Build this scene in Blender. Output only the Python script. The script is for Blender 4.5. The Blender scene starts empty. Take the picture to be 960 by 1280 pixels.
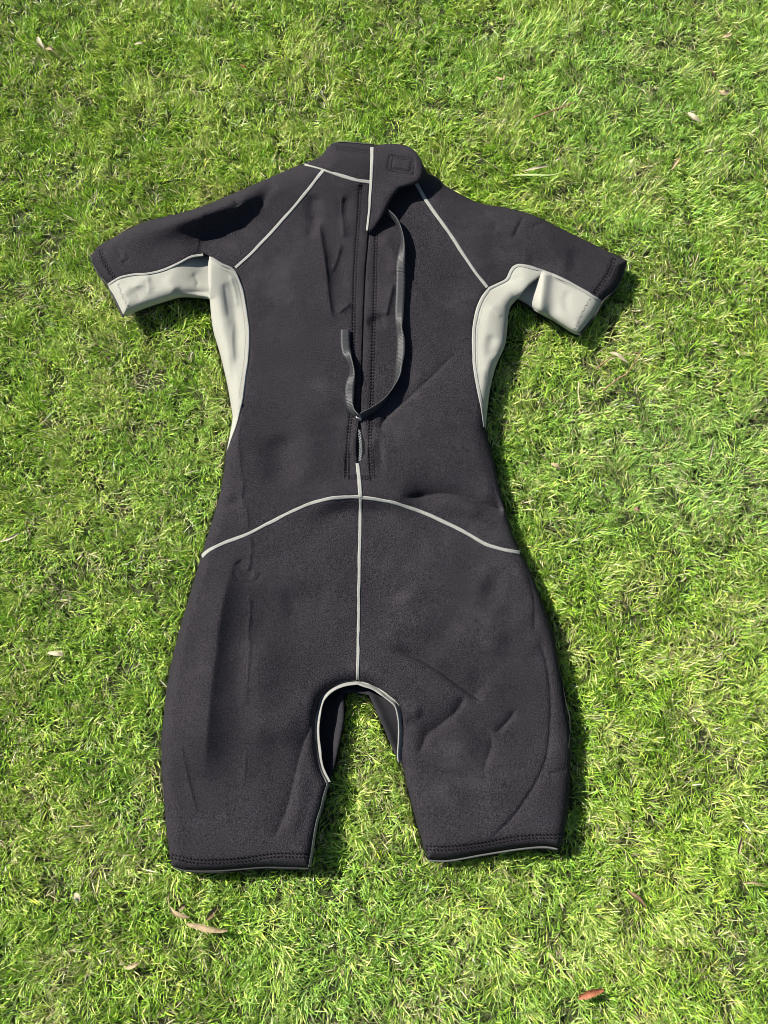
import bpy, math, random
import numpy as np
from mathutils import Vector
from mathutils.geometry import delaunay_2d_cdt

sc = bpy.context.scene
R = math.radians
# ------------------------------------------------------------------ camera
TILT = R(14.0); DIST = 1.20; FPX = 960.0      # focal length in pixels of a 960 x 1280 frame
cam_d = bpy.data.cameras.new('camera')
cam_d.sensor_fit = 'VERTICAL'; cam_d.sensor_height = 36.0; cam_d.lens = FPX / 1280.0 * 36.0
cam_d.clip_start = 0.05; cam_d.clip_end = 200.0
cam = bpy.data.objects.new('camera', cam_d)
sc.collection.objects.link(cam)
CAM = np.array([0.0, -DIST * math.sin(TILT), DIST * math.cos(TILT)])
cam.location = CAM; cam.rotation_euler = (TILT, 0, 0)
sc.camera = cam
# ------------------------------------------------------------------ light
SUN_EL = R(41.0)
TRAVEL = math.atan2(-0.56, 1.0)               # heading in which shadows fall (right and a little down)
world = bpy.data.worlds.new('World'); sc.world = world; world.use_nodes = True
wn = world.node_tree.nodes; wl = world.node_tree.links
bg = wn['Background']; bg.inputs['Strength'].default_value = 0.05
sky = wn.new('ShaderNodeTexSky'); sky.sky_type = 'NISHITA'; sky.sun_disc = False
sx, sy = -math.cos(TRAVEL), -math.sin(TRAVEL)  # towards the sun
sky.sun_elevation = SUN_EL; sky.sun_rotation = math.atan2(sx, sy)
wl.new(sky.outputs[0], bg.inputs[0])
sun_d = bpy.data.lights.new('sun', 'SUN'); sun_d.energy = 5.0; sun_d.angle = R(0.55); sun_d.color = (1.0, 0.955, 0.88)
sun = bpy.data.objects.new('sun', sun_d); sc.collection.objects.link(sun)
sdir = Vector((-sx * math.cos(SUN_EL), -sy * math.cos(SUN_EL), -math.sin(SUN_EL)))
sun.rotation_euler = sdir.to_track_quat('-Z', 'Y').to_euler(); sun.location = (-2, 1, 3)
vs = sc.view_settings; vs.view_transform = 'Standard'; vs.look = 'None'; sc.cycles.filter_width = 0.9; vs.exposure = 0.60; vs.gamma = 1.0; vs.use_curve_mapping = False

rng = np.random.default_rng(7)
random.seed(7)

# ------------------------------------------------------------------ geometry helpers
ct, st = math.cos(TILT), math.sin(TILT)
def P(px, py, z):
    """point of the place seen at pixel (px, py) at height z metres; arrays allowed"""
    px = np.asarray(px, float); py = np.asarray(py, float); z = np.asarray(z, float)
    cx = (px - 480.0) / FPX; cy = -(py - 640.0) / FPX
    dx = cx; dy = cy * ct + st; dz = cy * st - ct
    t = (z - CAM[2]) / dz
    return np.stack([CAM[0] + dx * t, CAM[1] + dy * t, CAM[2] + dz * t], -1)

def to_px(xyz):
    d = np.asarray(xyz) - CAM
    xc = d[..., 0]; yc = d[..., 1] * ct + d[..., 2] * st; zc = -d[..., 1] * st + d[..., 2] * ct
    return 480 + FPX * xc / -zc, 640 - FPX * yc / -zc

class Noise2:
    def __init__(self, seed): self.t = np.random.default_rng(seed).random((256, 256))
    def __call__(self, x, y, s):
        x = np.asarray(x, float) / s + 1000.3; y = np.asarray(y, float) / s + 1000.7
        i = np.floor(x).astype(int); j = np.floor(y).astype(int); f = x - i; g = y - j
        f = f*f*f*(f*(f*6-15)+10); g = g*g*g*(g*(g*6-15)+10)
        t = self.t; i0 = i & 255; i1 = (i+1) & 255; j0 = j & 255; j1 = (j+1) & 255
        return (t[i0, j0]*(1-f)*(1-g) + t[i1, j0]*f*(1-g) + t[i0, j1]*(1-f)*g + t[i1, j1]*f*g) * 2 - 1
nz = [Noise2(k) for k in range(12)]

def spl(pts, step=2.2):
    """Catmull-Rom resample of an open polyline, any dimension"""
    p = np.array(pts, float)
    if len(p) == 2:
        n = max(1, int(np.linalg.norm(p[1, :2] - p[0, :2]) / step)); t = np.linspace(0, 1, n + 1)[:, None]
        return p[0] * (1 - t) + p[1] * t
    q = np.vstack([2*p[0]-p[1], p, 2*p[-1]-p[-2]]); out = []
    for i in range(1, len(q) - 2):
        a, b, c, d = q[i-1], q[i], q[i+1], q[i+2]
        n = max(1, int(round(np.linalg.norm((c - b)[:2]) / step)))
        t = (np.arange(n) / n)[:, None]
        out.append(.5*((2*b) + (-a+c)*t + (2*a-5*b+4*c-d)*t*t + (-a+3*b-3*c+d)*t**3))
    out.append(p[-1][None]); return np.vstack(out)

def seg_dist(x, y, poly, signed=False):
    """distance to polyline, arc position 0..1, signed side (positive to the right when walking down the polyline on the picture)"""
    a = poly[:-1]; b = poly[1:]; e = b - a; L = np.hypot(e[:, 0], e[:, 1]) + 1e-9
    cum = np.concatenate([[0], np.cumsum(L)])
    best = np.full(x.shape, 1e9); pos = np.zeros(x.shape); sd = np.zeros(x.shape)
    for k in range(len(a)):
        rx = x - a[k, 0]; ry = y - a[k, 1]
        t = np.clip((rx * e[k, 0] + ry * e[k, 1]) / L[k]**2, 0, 1)
        dx = rx - t*e[k, 0]; dy = ry - t*e[k, 1]; d = dx*dx + dy*dy
        m = d < best
        best = np.where(m, d, best)
        if signed:
            pos = np.where(m, (cum[k] + t*L[k]) / cum[-1], pos)
            sd = np.where(m, e[k, 0]*ry - e[k, 1]*rx, sd)
    d = np.sqrt(best)
    return (d, pos, np.sign(sd)) if signed else d

def inside(x, y, poly):
    r = np.zeros(x.shape, bool); n = len(poly)
    for i in range(n):
        x0, y0 = poly[i]; x1, y1 = poly[(i+1) % n]
        if y0 == y1: continue
        c = ((y0 > y) != (y1 > y)) & (x < (x1-x0)*(y-y0)/(y1-y0) + x0)
        r ^= c
    return r

def join(*segs):
    out = []
    for s in segs:
        s = np.asarray(s)
        if out and np.linalg.norm(out[-1] - s[0]) < 0.6: s = s[1:]
        out.extend(list(s))
    if np.linalg.norm(out[0] - out[-1]) < 0.6: out = out[:-1]
    return np.array(out)

# ------------------------------------------------------------------ object helpers
def link(name, me, parent=None, smooth=True):
    o = bpy.data.objects.new(name, me); sc.collection.objects.link(o)
    if parent is not None: o.parent = parent
    if smooth: me.polygons.foreach_set('use_smooth', [True]*len(me.polygons))
    return o
def mesh(name, verts, faces, mat, parent=None, smooth=True):
    me = bpy.data.meshes.new(name); me.from_pydata([tuple(v) for v in verts], [], [tuple(f) for f in faces]); me.materials.append(mat)
    me.update(); return link(name, me, parent, smooth)
def empty(name, loc, label, cat, group=None):
    o = bpy.data.objects.new(name, None); sc.collection.objects.link(o); o.location = loc; o.empty_display_size = .05
    o['label'] = label; o['category'] = cat
    if group: o['group'] = group
    return o
def tag(o, label, cat, group=None):
    o['label'] = label; o['category'] = cat
    if group: o['group'] = group
    return o

# ------------------------------------------------------------------ materials
def mat_new(name):
    m = bpy.data.materials.new(name); m.use_nodes = True
    return m, m.node_tree.nodes, m.node_tree.links, m.node_tree.nodes['Principled BSDF']
def fabric(name, col, speck=0.3, rough=0.9, sheen=0.0, scale=900, bump=0.25, spec=0.25, blotch=0.12):
    m, n, l, b = mat_new(name)
    tc = n.new('ShaderNodeTexCoord')
    n1 = n.new('ShaderNodeTexNoise'); n1.inputs['Scale'].default_value = scale; n1.inputs['Detail'].default_value = 2
    n2 = n.new('ShaderNodeTexNoise'); n2.inputs['Scale'].default_value = 14; n2.inputs['Detail'].default_value = 5
    n3 = n.new('ShaderNodeTexVoronoi'); n3.inputs['Scale'].default_value = scale*.8
    for x in (n1, n2, n3): l.new(tc.outputs['Object'], x.inputs['Vector'])
    r1 = n.new('ShaderNodeMapRange'); r1.inputs[1].default_value = .3; r1.inputs[2].default_value = .7; r1.inputs[3].default_value = 1-speck; r1.inputs[4].default_value = 1+speck
    r2 = n.new('ShaderNodeMapRange'); r2.inputs[1].default_value = .3; r2.inputs[2].default_value = .7; r2.inputs[3].default_value = 1-blotch; r2.inputs[4].default_value = 1+blotch
    l.new(n1.outputs[0], r1.inputs[0]); l.new(n2.outputs[0], r2.inputs[0])
    mu = n.new('ShaderNodeMath'); mu.operation = 'MULTIPLY'; l.new(r1.outputs[0], mu.inputs[0]); l.new(r2.outputs[0], mu.inputs[1])
    vm = n.new('ShaderNodeVectorMath'); vm.operation = 'SCALE'; vm.inputs[0].default_value = col; l.new(mu.outputs[0], vm.inputs['Scale'])
    # dust smudges and lint
    d1 = n.new('ShaderNodeTexNoise'); d1.inputs['Scale'].default_value = 7; d1.inputs['Detail'].default_value = 9; d1.inputs['Roughness'].default_value = .72
    d2 = n.new('ShaderNodeTexVoronoi'); d2.inputs['Scale'].default_value = 55
    l.new(tc.outputs['Object'], d1.inputs['Vector']); l.new(tc.outputs['Object'], d2.inputs['Vector'])
    q1 = n.new('ShaderNodeMapRange'); q1.inputs[1].default_value = .56; q1.inputs[2].default_value = .78; q1.inputs[3].default_value = 0; q1.inputs[4].default_value = .13; l.new(d1.outputs[0], q1.inputs[0])
    q2 = n.new('ShaderNodeMapRange'); q2.inputs[1].default_value = .035; q2.inputs[2].default_value = .02; q2.inputs[3].default_value = 0; q2.inputs[4].default_value = .3; l.new(d2.outputs['Distance'], q2.inputs[0])
    qa = n.new('ShaderNodeMath'); qa.operation = 'ADD'; l.new(q1.outputs[0], qa.inputs[0]); l.new(q2.outputs[0], qa.inputs[1])
    dm = n.new('ShaderNodeMix'); dm.data_type = 'RGBA'; l.new(qa.outputs[0], dm.inputs['Factor']); l.new(vm.outputs[0], dm.inputs['A']); dm.inputs['B'].default_value = (.2, .19, .175, 1)
    l.new(dm.outputs['Result'], b.inputs['Base Color'])
    b.inputs['Roughness'].default_value = rough; b.inputs['Specular IOR Level'].default_value = spec
    b.inputs['Sheen Weight'].default_value = sheen; b.inputs['Sheen Roughness'].default_value = .5
    ad = n.new('ShaderNodeMath'); ad.operation = 'ADD'; l.new(n1.outputs[0], ad.inputs[0]); l.new(n3.outputs[0], ad.inputs[1])
    bp = n.new('ShaderNodeBump'); bp.inputs['Strength'].default_value = bump; bp.inputs['Distance'].default_value = .0006
    l.new(ad.outputs[0], bp.inputs['Height']); l.new(bp.outputs[0], b.inputs['Normal'])
    return m
M_black = fabric('black_neoprene', (.0295, .0270, .0318), speck=.7, scale=600, bump=1.0, spec=.08)
M_inner = fabric('neoprene_lining', (.026, .025, .029), speck=.2)
M_grey = fabric('grey_neoprene', (.375, .372, .318), speck=.18, scale=900, bump=.3, sheen=.1, blotch=.05)
M_tape = fabric('grey_seam_tape', (.315, .315, .286), speck=.32, scale=1100, bump=.35, sheen=.05, blotch=.10)
M_dtape = fabric('dull_grey_tape', (.12, .122, .118), speck=.12, scale=900, blotch=.2)
M_thread = fabric('black_thread', (.004, .0035, .0045), speck=.2, sheen=0, rough=.8, spec=.03)
M_gthread = fabric('grey_thread', (.22, .22, .20), speck=.2, sheen=0, rough=.8)
M_rubber = fabric('dark_hem_tape', (.035, .036, .038), speck=.1, rough=.55, sheen=0, spec=.3)

def strap_mat():
    m, n, l, b = mat_new('woven_black_strap')
    uv = n.new('ShaderNodeUVMap'); uv.uv_map = 'UVMap'
    w = n.new('ShaderNodeTexWave'); w.inputs['Scale'].default_value = .14; w.bands_direction = 'X'; w.inputs['Distortion'].default_value = 1.8; w.inputs['Detail'].default_value = 1
    l.new(uv.outputs[0], w.inputs['Vector'])
    r = n.new('ShaderNodeMapRange'); r.inputs[3].default_value = .6; r.inputs[4].default_value = 1.35
    l.new(w.outputs['Fac'], r.inputs[0])
    vm = n.new('ShaderNodeVectorMath'); vm.operation = 'SCALE'; vm.inputs[0].default_value = (.034, .0345, .037); l.new(r.outputs[0], vm.inputs['Scale'])
    l.new(vm.outputs[0], b.inputs['Base Color'])
    b.inputs['Roughness'].default_value = .45; b.inputs['Specular IOR Level'].default_value = .6
    bp = n.new('ShaderNodeBump'); bp.inputs['Strength'].default_value = .6; bp.inputs['Distance'].default_value = .0006
    l.new(w.outputs['Fac'], bp.inputs['Height']); l.new(bp.outputs[0], b.inputs['Normal'])
    return m
M_strap = strap_mat()
def simple(name, col, rough=.5, metal=0, var=.15, scale=60):
    m, n, l, b = mat_new(name)
    tc = n.new('ShaderNodeTexCoord'); t = n.new('ShaderNodeTexNoise'); t.inputs['Scale'].default_value = scale; t.inputs['Detail'].default_value = 4
    l.new(tc.outputs['Object'], t.inputs['Vector'])
    r = n.new('ShaderNodeMapRange'); r.inputs[1].default_value = .3; r.inputs[2].default_value = .7; r.inputs[3].default_value = 1-var; r.inputs[4].default_value = 1+var; l.new(t.outputs[0], r.inputs[0])
    vm = n.new('ShaderNodeVectorMath'); vm.operation = 'SCALE'; vm.inputs[0].default_value = col; l.new(r.outputs[0], vm.inputs['Scale'])
    l.new(vm.outputs[0], b.inputs['Base Color']); b.inputs['Roughness'].default_value = rough; b.inputs['Metallic'].default_value = metal
    bp = n.new('ShaderNodeBump'); bp.inputs['Strength'].default_value = .4; bp.inputs['Distance'].default_value = .001; l.new(t.outputs[0], bp.inputs['Height']); l.new(bp.outputs[0], b.inputs['Normal'])
    return m
M_teeth = simple('silver_zip_teeth', (.62, .63, .62), .3, .7)
M_ziptape = simple('zip_tape', (.012, .012, .014), .8)
M_slider = simple('zip_slider_metal', (.35, .35, .35), .35, .8)

# ------------------------------------------------------------------ outline curves of the wetsuit (pixel plane)
c_sleeveTopL = spl([(113,320),(124,307),(142,297),(160,287),(185,276),(230,265),(260,255),(300,238),(340,221),(362,211),(381,204)])
c_cuffL_b = spl([(113,320),(118,333),(126,346),(134,355)])
c_cuffL_g = spl([(134,355),(142,370),(149,385),(154,395)])
c_gusTopL = spl([(134,355),(150,346),(168,342),(185,341),(205,336),(225,327),(240,320),(255,317),(264,321),(275,329),(292,336)])
c_sleeveLowL = spl([(154,395),(182,384),(210,375),(225,371),(242,371),(262,373)])
c_sideOutL = spl([(262,373),(266,410),(275,442),(284,480),(290,515),(290,528),(283,565)])
c_seamL = spl([(292,336),(300,352),(307,377),(312,410),(312,436),(309,465),(304,500),(296,530),(283,565)])
c_torsoL = spl([(283,565),(277,607),(267,645),(251,697)])
c_legOutL = spl([(251,697),(237,745),(221,800),(210,850),(203,912),(202,950),(206,1012),(211,1060),(215,1083)])
c_hemL = spl([(215,1083),(235,1087),(277,1087),(330,1083),(365,1084),(388,1085)])
c_legInL = spl([(388,1085),(391,1068),(397,1032),(404,1005),(411,980)])
c_archL = spl([(411,980),(400,955),(395,912),(399,882),(408,865),(427,854),(447,851)])
c_archR = spl([(447,851),(468,858),(485,870),(499,884),(503,912),(501,945),(504,961)])
c_legInR = spl([(504,961),(517,1014),(530,1059),(535,1073)])
c_hemR = spl([(535,1073),(560,1074),(605,1066),(650,1059),(680,1057),(699,1059)])
c_legOutR = spl([(699,1059),(705,1044),(712,987),(713,924),(706,875),(697,819),(690,787),(677,750),(662,712),(651,691)])
c_torsoR = spl([(651,691),(642,670),(632,640),(625,612),(617,575),(607,537)])
c_seamR = spl([(607,537),(601,507),(595,480),(591,450),(590,417),(594,390),(601,372),(610,360)])
c_gusTopR = spl([(610,360),(622,354),(633,349),(638,339),(643,332),(652,330),(667,334),(685,340),(710,351),(735,365),(752,376)])
c_cuffR_b = spl([(784,326),(777,344),(769,360),(752,376)])
c_cuffR_g = spl([(752,376),(745,390),(735,405),(724,418)])
c_sleeveLowR = spl([(724,418),(715,415),(695,402),(675,391),(660,382),(646,374)])
c_sideOutR = spl([(646,374),(637,386),(634,412),(631,432),(621,455),(614,480),(610,505),(607,537)])
c_sleeveTopR = spl([(535,217),(547,222),(560,234),(597,253),(635,260),(667,269),(700,285),(735,302),(760,314),(784,326)])
c_collarSeam = spl([(381,204),(405,211),(440,224),(463,229)])
c_raglanL = spl([(405,211),(375,250),(345,284),(318,313),(292,336)])
c_raglanR = spl([(516,222),(537,257),(560,289),(580,320),(596,343),(610,360)])
c_neckR = spl([(463,229),(485,226),(516,222)])
c_neckR2 = spl([(516,222),(528,218),(535,217)])
c_slitL = spl([(463,229),(460,290),(456,340),(453.5,400),(452,450),(450.5,500),(449.5,522),(446,545),(445,562),(447,580)])
c_slitR = spl([(463,229),(461.5,290),(457.4,340),(454.9,400),(453.3,450),(451.8,500),(450.5,522),(452.5,540),(456.5,555),(455.5,568),(447,580)])
c_center1 = spl([(447,580),(449,600),(451,621)])
c_center2 = spl([(451,621),(450,660),(449,720),(448,790),(447,851)])
c_waistL = spl([(251,697),(261,688),(280,679),(310,667),(340,652),(370,637),(400,626),(425,622),(451,621)])
c_waistR = spl([(451,621),(475,625),(500,631),(537,644),(575,662),(605,679),(630,687),(651,691)])
c_collarTop = spl([(381,204),(391,201),(402,194),(412,182),(427,178),(467,181)])
c_slitTop = spl([(467,181),(463,229)])

rv = lambda c: c[::-1]
back_outline = join(c_cuffL_g[::-1], rv(c_cuffL_b), c_sleeveTopL, c_collarTop, spl([(467,181),(500,180),(520,196),(535,217)]), c_sleeveTopR, c_cuffR_b, c_cuffR_g,
                    c_sleeveLowR, c_sideOutR, rv(c_torsoR), rv(c_legOutR), rv(c_hemR), rv(c_legInR), rv(c_archR), rv(c_archL), rv(c_legInL), rv(c_hemL),
                    rv(c_legOutL), rv(c_torsoL), rv(c_sideOutL), rv(c_sleeveLowL))
bo_closed = np.vstack([back_outline, back_outline[:1]])
bo_coarse = bo_closed[::2]; bo_coarse = np.vstack([bo_coarse, bo_closed[-1:]])

# ------------------------------------------------------------------ folds: (polyline, amplitude mm, width on the left of travel, width on the right, shape)
# 'g' smooth gaussian, 's' sharp crest; travelling down the picture, the signed side is + on the screen's left
F = []; FA = 1.65
def fold(pts, amp, wa, wb, kind='g', t0=.18, t1=.18):
    F.append((spl(pts, 7), amp*FA, wa, wb, kind, t0, t1))
# left sleeve: a tall ridge that throws a shadow over the hollow below it
fold([(135,308),(165,295),(195,285),(230,273),(262,261),(300,247),(335,230)], 13.5, 17, 24, 'g', .55, .18)
fold([(228,310),(262,300),(300,288),(325,268)], -4.5, 18, 14, 'g', .3, .3)
fold([(256,255),(253,275),(248,300),(246,318)], .8, 6, 2.2, 's', .25, .1)
fold([(290,243),(298,258)], -2.0, 3, 4, 's')
fold([(142,305),(150,318),(158,332)], -1.3, 3, 5, 's'); fold([(152,312),(156,322),(148,328)], 1.0, 3, 3, 'g')
fold([(325,262),(332,245),(345,228)], -2, 5, 8, 'g')
# left gusset
fold([(185,343),(186,368)], .7, 2.5, 5, 's'); fold([(150,370),(175,352),(190,345)], 1.6, 6, 6, 'g')
# left side panel
fold([(288,365),(294,400),(296,440),(294,480)], -2.2, 7, 8, 'g', .3, .3)
fold([(287,342),(293,362),(297,385)], 1.0, 3, 4, 's'); fold([(280,352),(284,380),(287,402)], -1.0, 4, 5, 's'); fold([(160,362),(178,356),(196,362)], 1.2, 6, 4, 's', .3, .3)
fold([(160,356),(172,368),(176,378)], -1.2, 4, 6, 's', .3, .3); fold([(205,345),(214,356),(222,366)], 1.0, 5, 7, 'g', .3, .3)
fold([(240,340),(247,352),(245,362)], -1.0, 3, 4, 's', .3, .3); fold([(293,395),(290,425),(294,460)], .9, 3, 4, 's', .3, .3); fold([(288,440),(291,470),(292,500)], -1.2, 4, 5, 'g', .3, .3)
fold([(712,360),(707,378),(712,395)], -1.0, 5, 6, 'g', .3, .3); fold([(625,355),(640,350),(656,346)], -1.0, 3, 5, 's', .3, .3); fold([(612,380),(622,392),(630,396)], 1.0, 4, 4, 's', .3, .3); fold([(606,460),(610,480),(606,500)], -.9, 3, 4, 's', .3, .3)
fold([(282,340),(278,380),(284,430),(293,480)], 1.6, 10, 10, 'g')
# shoulder hollow and long fold left of the zip
fold([(430,242),(431,262),(428,280)], -2.8, 7, 9, 'g', .3, .3)
fold([(396,240),(392,262),(397,282)], -3.6, 10, 9, 'g', .3, .3)
fold([(384,300),(393,282),(399,270)], -3.2, 6, 8, 'g', .3, .3)
fold([(397,272),(403,305),(408,340),(411,370),(415,392),(424,404)], 4.0, 22, 3.4, 's', .12, .2)
fold([(417,300),(422,330),(425,370)], -2.4, 12, 12, 'g', .45, .3)
fold([(427,300),(421,325),(413,345)], 2.2, 7, 3, 's', .3, .3)
fold([(421,392),(432,384),(440,378)], 2.4, 3, 5, 's', .3, .3)
fold([(428,240),(427,265),(430,300)], 2.2, 3, 5, 's')
# right of the zip
fold([(492,352),(487,375),(482,398)], 3.2, 8, 3.6, 's', .2, .2)
fold([(484,398),(471,402),(458,408)], -3.4, 8, 8, 'g', .3, .3)
fold([(476,295),(492,315),(495,345)], 3, 8, 8, 'g')
fold([(512,345),(530,362),(548,382)], -1.5, 2.5, 4, 's', .3, .4)
fold([(585,428),(556,455),(535,476),(512,497),(490,515),(478,532)], -2.2, 6, 2.6, 's', .35, .1)
fold([(484,519),(478,530),(475,540)], -3.6, 6, 4, 's', .3, .3)
fold([(474,545),(476,570),(477,592)], -2.2, 6, 4, 'g', .3, .3)
fold([(590,470),(560,505),(545,540)], 2.5, 26, 26, 'g', .3, .3)
# right shoulder and sleeve
fold([(655,268),(648,285),(640,300)], -1.6, 3, 3, 's'); fold([(665,283),(676,280),(681,276)], -2.0, 3, 3, 's')
fold([(600,262),(616,275),(622,290)], -1.2, 4, 4, 'g')
fold([(605,262),(650,282),(690,305),(725,350)], 5, 22, 26, 'g', .3, .5)
fold([(655,322),(682,330),(704,340)], -2.0, 9, 14, 'g', .3, .3)
fold([(712,310),(718,330),(712,345)], -1.6, 8, 10, 'g', .3, .3)
# right gusset: fold with a hollow on its left
# right side panel
fold([(616,372),(610,400),(608,440),(608,480)], 1.6, 9, 9, 'g')
fold([(618,415),(612,435),(616,450)], -2.0, 7, 8, 'g', .3, .3); 
# waist
fold([(385,628),(420,618),(451,616),(490,622),(530,632)], 6.0, 13, 20, 'g', .25, .25)
fold([(378,655),(420,645),(451,642),(500,650)], -4.6, 16, 12, 'g', .3, .3)
fold([(498,622),(522,622),(548,618),(575,621),(602,631),(632,639)], -8.5, 2.6, 12, 's', .25, .05)
fold([(535,630),(575,632),(610,645)], 3, 10, 10, 'g', .3, .3)
fold([(278,634),(292,629),(303,622)], -2.4, 5, 8, 'g', .45, .3)
fold([(303,520),(298,545),(301,585),(304,605),(302,625),(309,640),(310,664)], 1.2, 6, 2.0, 's', .08, .08)
fold([(303,505),(307,513),(313,511)], -1.6, 3, 3, 's')
fold([(313,668),(314,690),(310,715)], 1.3, 7, 2.2, 's', .08, .08)
fold([(291,711),(298,724),(312,729),(324,722),(327,712)], -1.2, 2.4, 2.4, 's', .12, .12)
fold([(296,700),(308,716),(318,718)], -2, 8, 8, 'g')
fold([(345,540),(352,580),(348,615)], -4.5, 22, 22, 'g', .3, .3)
fold([(375,540),(385,580),(380,610)], 3.5, 16, 20, 'g', .3, .3)
fold([(420,470),(395,520),(370,560)], 2.5, 20, 20, 'g', .3, .3)
# left leg: long crest with a shaded fall on its right
fold([(296,690),(283,730),(273,780),(267,830),(261,880),(257,930),(253,985)], 13, 60, 26, 's', .2, .25)
fold([(311,740),(313,765),(311,790),(312.5,812),(310,840),(307,885)], 1.1, 6, 2.0, 's', .1, .1)
fold([(308,940),(306,960),(306,978)], .9, 5, 2.0, 's', .2, .2)
fold([(224,920),(232,960),(242,1000),(248,1024)], 1.3, 7, 2.2, 's', .2, .2)
fold([(393,900),(378,935),(367,980),(356,1020),(341,1051)], -3.6, 9, 2.2, 's', .2, .1)
fold([(380,960),(372,1010),(358,1050)], 2.0, 12, 10, 'g')
fold([(345,760),(390,745),(420,750)], -3.5, 22, 22, 'g', .3, .3)
fold([(330,790),(325,850),(330,940)], 4, 18, 30, 'g', .2, .2)
fold([(395,860),(370,890),(345,930)], 3.0, 18, 18, 'g', .2, .2)
# right leg
fold([(480,810),(515,820),(548,838),(575,858),(604,878)], -6.5, 3.0, 17, 's', .25, .1)
fold([(600,850),(560,830),(530,815)], 2.4, 14, 14, 'g', .3, .3)
fold([(582,868),(572,888),(552,905),(535,920),(522,946)], -5.0, 10, 2.8, 's', .15, .15)
fold([(470,862),(505,885),(530,893)], 3, 8, 8, 'g'); fold([(505,900),(520,915),(538,922)], -3, 8, 8, 'g')
fold([(647,885),(635,902),(617,920)], -3.6, 6, 2.4, 's', .25, .25)
fold([(592,902),(615,925),(606,960),(612,985)], -2.2, 7, 3.0, 's', .3, .3)
fold([(590,905),(570,930),(560,970)], 3.2, 22, 22, 'g')
fold([(668,792),(682,825),(688,870),(687,915),(682,950),(670,978),(655,1002),(640,1022),(612,1050)], -1.9, 2.0, 5, 's', .08, .08)
fold([(713,960),(700,964),(684,968)], -1.4, 3, 3, 's')
fold([(600,725),(628,745),(655,775)], -4.2, 24, 24, 'g', .3, .3)
fold([(500,735),(520,765),(515,800)], 3.2, 26, 26, 'g', .3, .3)
fold([(560,780),(600,800),(640,800)], 3.2, 24, 24, 'g', .3, .3)
fold([(655,700),(667,745),(668,790)], -1.5, 2.0, 5, 's', .1, .1)

D0 = 31.0
def height(x, y):
    """back layer height in mm above the soil"""
    x = np.asarray(x, float); y = np.asarray(y, float)
    d = seg_dist(x, y, bo_coarse)
    w = 17 + 5*nz[0](x, y, 90)
    u = np.clip(d / w, 0, 1)
    z = D0 + (19 + 3*nz[1](x, y, 120)) * np.sqrt(np.clip(1 - (1-u)**2, 0, 1))
    # cuffs and collar flatter or higher
    z += 2.2*nz[2](x, y, 75)*np.clip(d/30, 0, 1) + .9*nz[3](x, y, 30)*np.clip(d/20, 0, 1) + .28*nz[4](x, y, 12)
    z += 7*np.exp(-((y-215)/45)**2) * np.clip(d/20, 0, 1)
    ed = np.clip(d/7, 0, 1)
    for pl, amp, wa, wb, kind, t0, t1 in F:
        R_ = 3.2*max(wa, wb) if kind == 'g' else 5*max(wa, wb)
        m = (x > pl[:, 0].min()-R_) & (x < pl[:, 0].max()+R_) & (y > pl[:, 1].min()-R_) & (y < pl[:, 1].max()+R_)
        if not m.any(): continue
        dd, pos, s = seg_dist(x[m], y[m], pl, True)
        ww = np.where(s > 0, wa, wb)
        g = np.exp(-(dd/ww)**2) if kind == 'g' else np.exp(-np.sqrt((dd/ww)**2 + .012) + .11)
        t = np.clip(pos/max(t0, 1e-3), 0, 1)*np.clip((1-pos)/max(t1, 1e-3), 0, 1); t = t*t*(3-2*t)
        z[m] += amp*g*np.maximum(t, 0)*ed[m]
    return z

root = empty('wetsuit', tuple(P(450, 640, 0.0)), 'black and grey short-sleeved shorty wetsuit lying back up on the lawn', 'wetsuit')
bpy.context.view_layer.update()
ROOT_LOC = np.array(root.location)
SP = 1.4

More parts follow.
